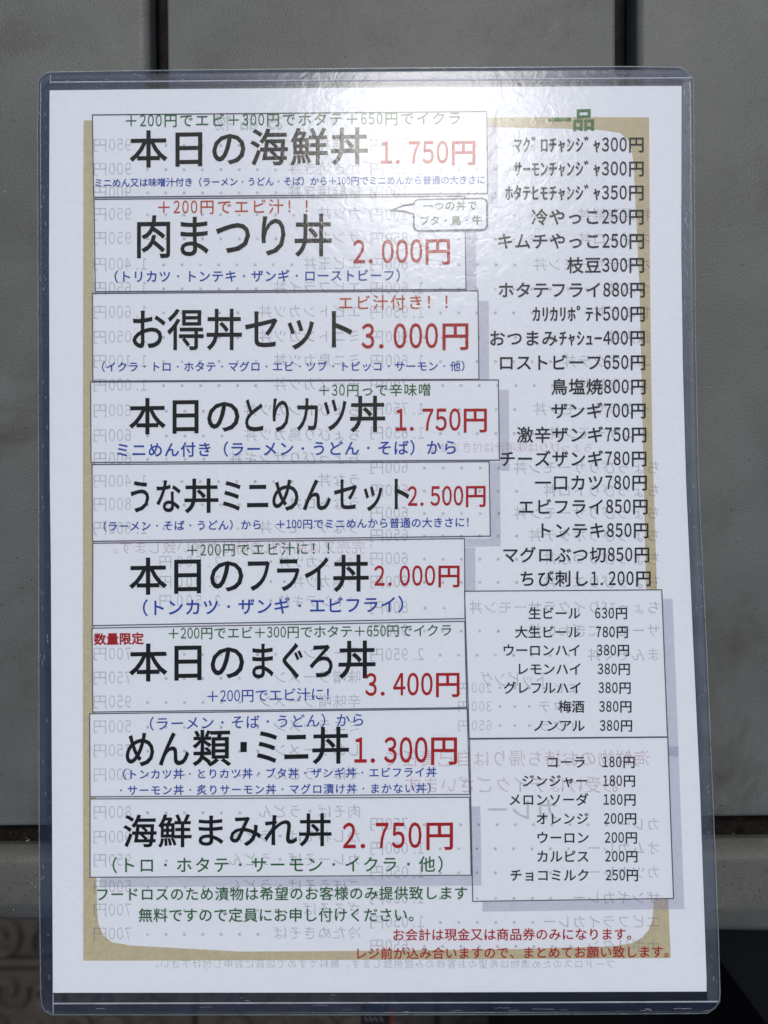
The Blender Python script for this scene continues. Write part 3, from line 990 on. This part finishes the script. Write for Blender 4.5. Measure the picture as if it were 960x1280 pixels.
# ---- drinks
dr = [("生ビール", "630円", 766.5, 726, 743), ("大生ビール", "780円", 790, 726, 744), ("ウーロンハイ", "380円", 812.7, 726.5, 745.5), ("レモンハイ", "380円", 836.2, 727.5, 746.5),
      ("グレフルハイ", "380円", 859.7, 728, 747.5), ("梅酒", "380円", 883.2, 731, 748.5), ("ノンアル", "380円", 907, 731.5, 749.3)]
for nm, pr, y_, xe, xp in dr:
    text("drink_line", pa, [(nm, xe - 16.5 * len(nm), xe), (pr, xp, xp + 42.3)], y_, 16.4, 'soft', 0.016)
dr = [("コーラ", "180円", 952.5, 733, 752.3), ("ジンジャー", "180円", 976, 735.5, 752.8), ("メロンソーダ", "180円", 999.5, 736, 753.5), ("オレンジ", "200円", 1023.2, 736.5, 754.3),
      ("ウーロン", "200円", 1047, 737, 755.2), ("カルピス", "200円", 1070.5, 737.2, 755.8), ("チョコミルク", "250円", 1094, 737.5, 756.5)]
for nm, pr, y_, xe, xp in dr:
    text("drink_line", pb, [(nm, xe - 16.8 * len(nm), xe), (pr, xp, xp + 42.5)], y_, 16.4, 'soft', 0.016)

# ------------------------------------------------------------------ card case
RC = 15.0
def rounding(x, y, a, b_):
    # pull the four corners of the outline in to arcs / cut corners
    cx = cy = None
    for (sx, sy, rx, ry, kind) in ((0, 0, 13, 13, 'r'), (1, 0, 19, 12, 'c'), (0, 1, 15, 15, 'r'), (1, 1, 19, 15, 'c')):
        X = lerp_tab(CL, y) if sx == 0 else lerp_tab(CR, y)
        Y = lerp_tab(CT, x) if sy == 0 else lerp_tab(CB, x)
        dx, dy = abs(x - X), abs(y - Y)
        if dx < rx and dy < ry:
            u, v = 1 - dx / rx, 1 - dy / ry
            if kind == 'r':
                L = math.hypot(u, v); mxx = max(u, v)
                if L > 1e-6:
                    f = mxx / L
                    u, v = u * f, v * f
            else:
                sm = (abs(u) ** 1.5 + abs(v) ** 1.5) ** (1 / 1.5)
                mxx = max(u, v)
                if sm > 1e-6:
                    f = mxx / sm
                    u, v = u * f, v * f
            x = X + (1 - u) * rx * (1 if sx == 0 else -1)
            y = Y + (1 - v) * ry * (1 if sy == 0 else -1)
    return x, y
put("front_film", region(CL, CR, CT, CB, 170, 240, 0.00075, 0.00035, rounding), M['film'], case, True)
put("back_film", region(CL, CR, CT, CB, 170, 240, -0.00030, 0.00035, rounding), M['back_film'], case, True)

def band(q_out, q_in, lift, step=12):
    """strip between two matched polylines"""
    vs, fs = [], []
    n_ = 0
    for i in range(len(q_out) - 1):
        n = max(1, int(math.dist(q_out[i], q_out[i + 1]) / step))
        for k in range(n + (1 if i == len(q_out) - 2 else 0)):
            t = k / n
            o_ = [q_out[i][c] + (q_out[i + 1][c] - q_out[i][c]) * t for c in (0, 1)]
            i_ = [q_in[i][c] + (q_in[i + 1][c] - q_in[i][c]) * t for c in (0, 1)]
            vs += [on(*o_, lift), on(*i_, lift)]
    for i in range(len(vs) // 2 - 1):
        fs.append((2 * i, 2 * i + 1, 2 * i + 3, 2 * i + 2))
    return vs, fs
def along(tab, xs): return [(x, lerp_tab(tab, x)) for x in xs]
def alongv(tab, ys_): return [(lerp_tab(tab, y), y) for y in ys_]
xs_ = [64, 150, 205, 350, 500, 650, 780, 845]
topo = [(x, lerp_tab(CT, x) + 0.8) for x in xs_] + [(862, 94.5)]
topi = [(x, lerp_tab(IT, x)) for x in xs_] + [(865.5, 97)]
put("weld_strip", band(topo, topi, -0.00005), M['weld'], case)
ys2 = [104, 160, 300, 450, 600, 700, 850, 1000, 1100, 1148, 1200, 1254]
lo = [(62.6, 91.3), (56, 93.2), (50.6, 98)] + [(lerp_tab(CL, y) + 0.8, y) for y in ys2[0:]] + [(54, 1261), (58, 1265), (66, 1267.8)]
li = [(63.0, 92.3), (62.8, 96), (62.6, 100)] + [(lerp_tab(PL, y) - 0.2, y) for y in ys2[0:]] + [(66, 1258), (66.2, 1262), (66.4, 1267)]
put("weld_strip", band(lo, li, -0.00005), M['weld'], case)
xs3 = [67, 200, 350, 500, 650, 780, 880]
boto = [(x, lerp_tab(IB, x)) for x in xs3] + [(899, 1251.6)]
boti = [(x, lerp_tab(CB, x) - 0.8) for x in xs3] + [(896, 1257)]
put("weld_strip", band(boto, boti, -0.00005), M['weld'], case)
ro = [(853.2, 98.6)] + [(lerp_tab(PR, y) + 0.8, y) for y in (150, 300, 450, 600, 800, 1000, 1162, 1240)] + [(884.5, 1251)]
ri = [(864.8, 98.6)] + [(lerp_tab(CR, y) - 1.0, y) for y in (150, 300, 450, 600, 800, 1000, 1162, 1240)] + [(898.3, 1251)]
put("open_edge", band(ro, ri, -0.00003), M['open_edge'], case)
put("weld_line", ribbon(along(IT, [63, 200, 350, 500, 650, 780, 865]), 1.9, 0.00078, 0.00022), M['ridge'], case)
put("weld_line", ribbon(along(IB, [66, 200, 350, 500, 650, 780, 898]), 1.9, 0.00078, 0.00022), M['ridge'], case)
put("weld_line", ribbon([(63.5, 94), (62.8, 104)], 1.1, 0.00078, 0.00015), M['ridge'], case)
put("weld_line", ribbon([(66.3, 1242), (66.6, 1267)], 1.1, 0.00078, 0.00015), M['ridge'], case)
rimpts = [(62, lerp_tab(CT, 62)), (56, 92.2), (51, 96.5), (48.3, 103)] + alongv(CL, [160, 300, 450, 600, 800, 1000, 1148, 1240]) + [(52.3, 1256), (57, 1264.5), (65, 1268.3)] \
    + along(CB, [200, 350, 500, 650, 780, 870]) + [(884, 1266.3), (893, 1260.5), (899.2, 1252)] + alongv(CR, [1240, 1162, 1000, 800, 600, 450, 300, 150, 105]) + [(865.6, 97.5), (860, 90.5), (851, 84.4)] \
    + along(CT, [780, 650, 500, 350, 205, 120])
put("rim", ribbon(rimpts, 1.5, 0.0001, 0.0007, closed=True), M['rim'], case)

# fine scratches and scuffs in the welded border
def scratch(pts, wd=0.5):
    return ribbon(pts, wd, 0.00084, 0.00003, step=4)
vs, fs = [], []
def add_sc(p, wd=0.5):
    b_ = len(vs); a = scratch(p, wd); vs.extend(a[0]); fs.extend([tuple(i + b_ for i in f) for f in a[1]])
for (x, y, n) in ((800, 1262.5, 6), (842, 1260.5, 9), (806, 1261, 3), (392, 1256.5, 6), (428, 1262, 5), (505, 1264.5, 3), (618, 1260, 8), (636, 1263, 5), (665, 1261.5, 10), (563, 1263, 6), (700, 1262, 5),
                  (300, 1247, 2), (306, 1251, 3), (414, 1244, 2), (250, 1259, 5), (120, 1261, 4)):
    p = [(x, y)]
    for k in range(n): p.append((p[-1][0] + random.uniform(1.5, 3.6), y + random.uniform(-0.8, 0.8)))
    add_sc(p, random.uniform(0.2, 0.42))
for k in range(70):
    y = random.choice((random.uniform(110, 330), random.uniform(110, 1230)))
    x = random.uniform(lerp_tab(PR, y) + 2, lerp_tab(CR, y) - 1.5); a = random.uniform(-0.9, 0.9); L = random.uniform(1.5, 6)
    add_sc([(x, y), (x + L * math.sin(a) * .6, y + L * math.cos(a))] if x + L * math.sin(a) * .6 < lerp_tab(CR, y) - 1 else [(x, y), (x, y + L)], random.uniform(0.25, 0.5))
for k in range(40):
    y = random.uniform(105, 1240); x = random.uniform(lerp_tab(CL, y) + 1.5, lerp_tab(PL, y) - 2)
    add_sc([(x, y), (x + random.uniform(-.6, .6), y + random.uniform(1.5, 6))], random.uniform(0.25, 0.45))
for k in range(45):
    x = random.uniform(70, 850); y = lerp_tab(CT, x) + random.uniform(2, 20)
    add_sc([(x, y), (x + random.uniform(1, 4), y + random.uniform(-.8, .8))], random.uniform(0.25, 0.5))
sc = put("scratch_mark", (vs, fs), M['ridge'], case); sc['kind'] = 'stuff'

# ------------------------------------------------------------------ dark clothing, and the shade painted behind it, beyond the lower right edge of the table
def sheet_mesh(name, x0, x1, y0, y1, nx, ny, zf, mat, parent):
    vs, fs = [], []
    for j in range(ny + 1):
        for i in range(nx + 1):
            a, b_ = i / nx, j / ny
            x, y, z = zf(a, b_)
            vs.append((x, y, z))
    for j in range(ny):
        for i in range(nx):
            k = j * (nx + 1) + i
            fs.append((k, k + nx + 1, k + nx + 2, k + 1))
    return mesh(name, vs, fs, mat, parent, True)
cloth = empty("dark_garment", (0, 0, 0), "charcoal twill hanging, with black cloth painted as the shade behind it, beyond the table's lower right corner", "clothing")
def front_fold(a, b_):
    # left border runs along the diagonal seen in the photo
    zed = -0.060 - 0.05 * b_ + 0.006 * math.sin(a * 5) - 0.02 * (1 - a) ** 3
    py = 1120 + 330 * b_
    edge = 842 + (py - 1120) * 0.728
    px = edge + a * 420
    x, y, z = at(px, py, zed)
    return (x, y, z)
sheet_mesh("front_fold", 0, 0, 0, 0, 24, 24, front_fold, M['twill'], cloth)
def fold_hem(a, b_):
    x, y, z = front_fold(0.0, b_)
    return (x + 0.003 * math.sin(a * math.pi), y, z - 0.012 * a)
sheet_mesh("hem", 0, 0, 0, 0, 4, 24, fold_hem, M['twill'], cloth)
def back_shade(a, b_):  # dark sheet standing for the shade behind the front fold
    zed = -0.22 - 0.06 * b_ + 0.012 * math.sin(a * 9 + b_ * 3) - 0.10 * max(0, 0.12 - a)
    px = 592 + 26 * math.sin(b_ * 3.3 + 0.3) - 8 + a * 760
    py = 1060 + 520 * b_
    return at(px, py, zed)
sheet_mesh("back_shade", 0, 0, 0, 0, 40, 24, back_shade, M['shaded_black_cloth'], cloth)

strap = empty("strap", (0, 0, 0), "short black strap with pale diagonal marks and red end below the case's bottom edge", "strap")
def strap_box(name, x0, x1, y0, y1, z, h, mat, sk=0.0):
    p4 = [(x0, y0), (x1, y0), (x1 + sk, y1), (x0 + sk, y1)]
    vs = [at(x, y, z) for x, y in p4] + [at(x, y, z - h) for x, y in p4]
    mesh(name, vs, [(3, 2, 1, 0), (4, 5, 6, 7), (0, 1, 5, 4), (1, 2, 6, 5), (2, 3, 7, 6), (3, 0, 4, 7)], mat, strap)
strap_box("webbing", 451, 487, 1256, 1330, -0.15, 0.006, M['strap'])
for k, x in enumerate((455, 461, 467, 474)):
    strap_box("pale_mark", x, x + 1.6, 1271, 1277, -0.1495, 0.0006, M['strap_mark'], 4)
strap_box("red_end", 487.3, 491.5, 1262, 1330, -0.15, 0.005, M['strap_red'])
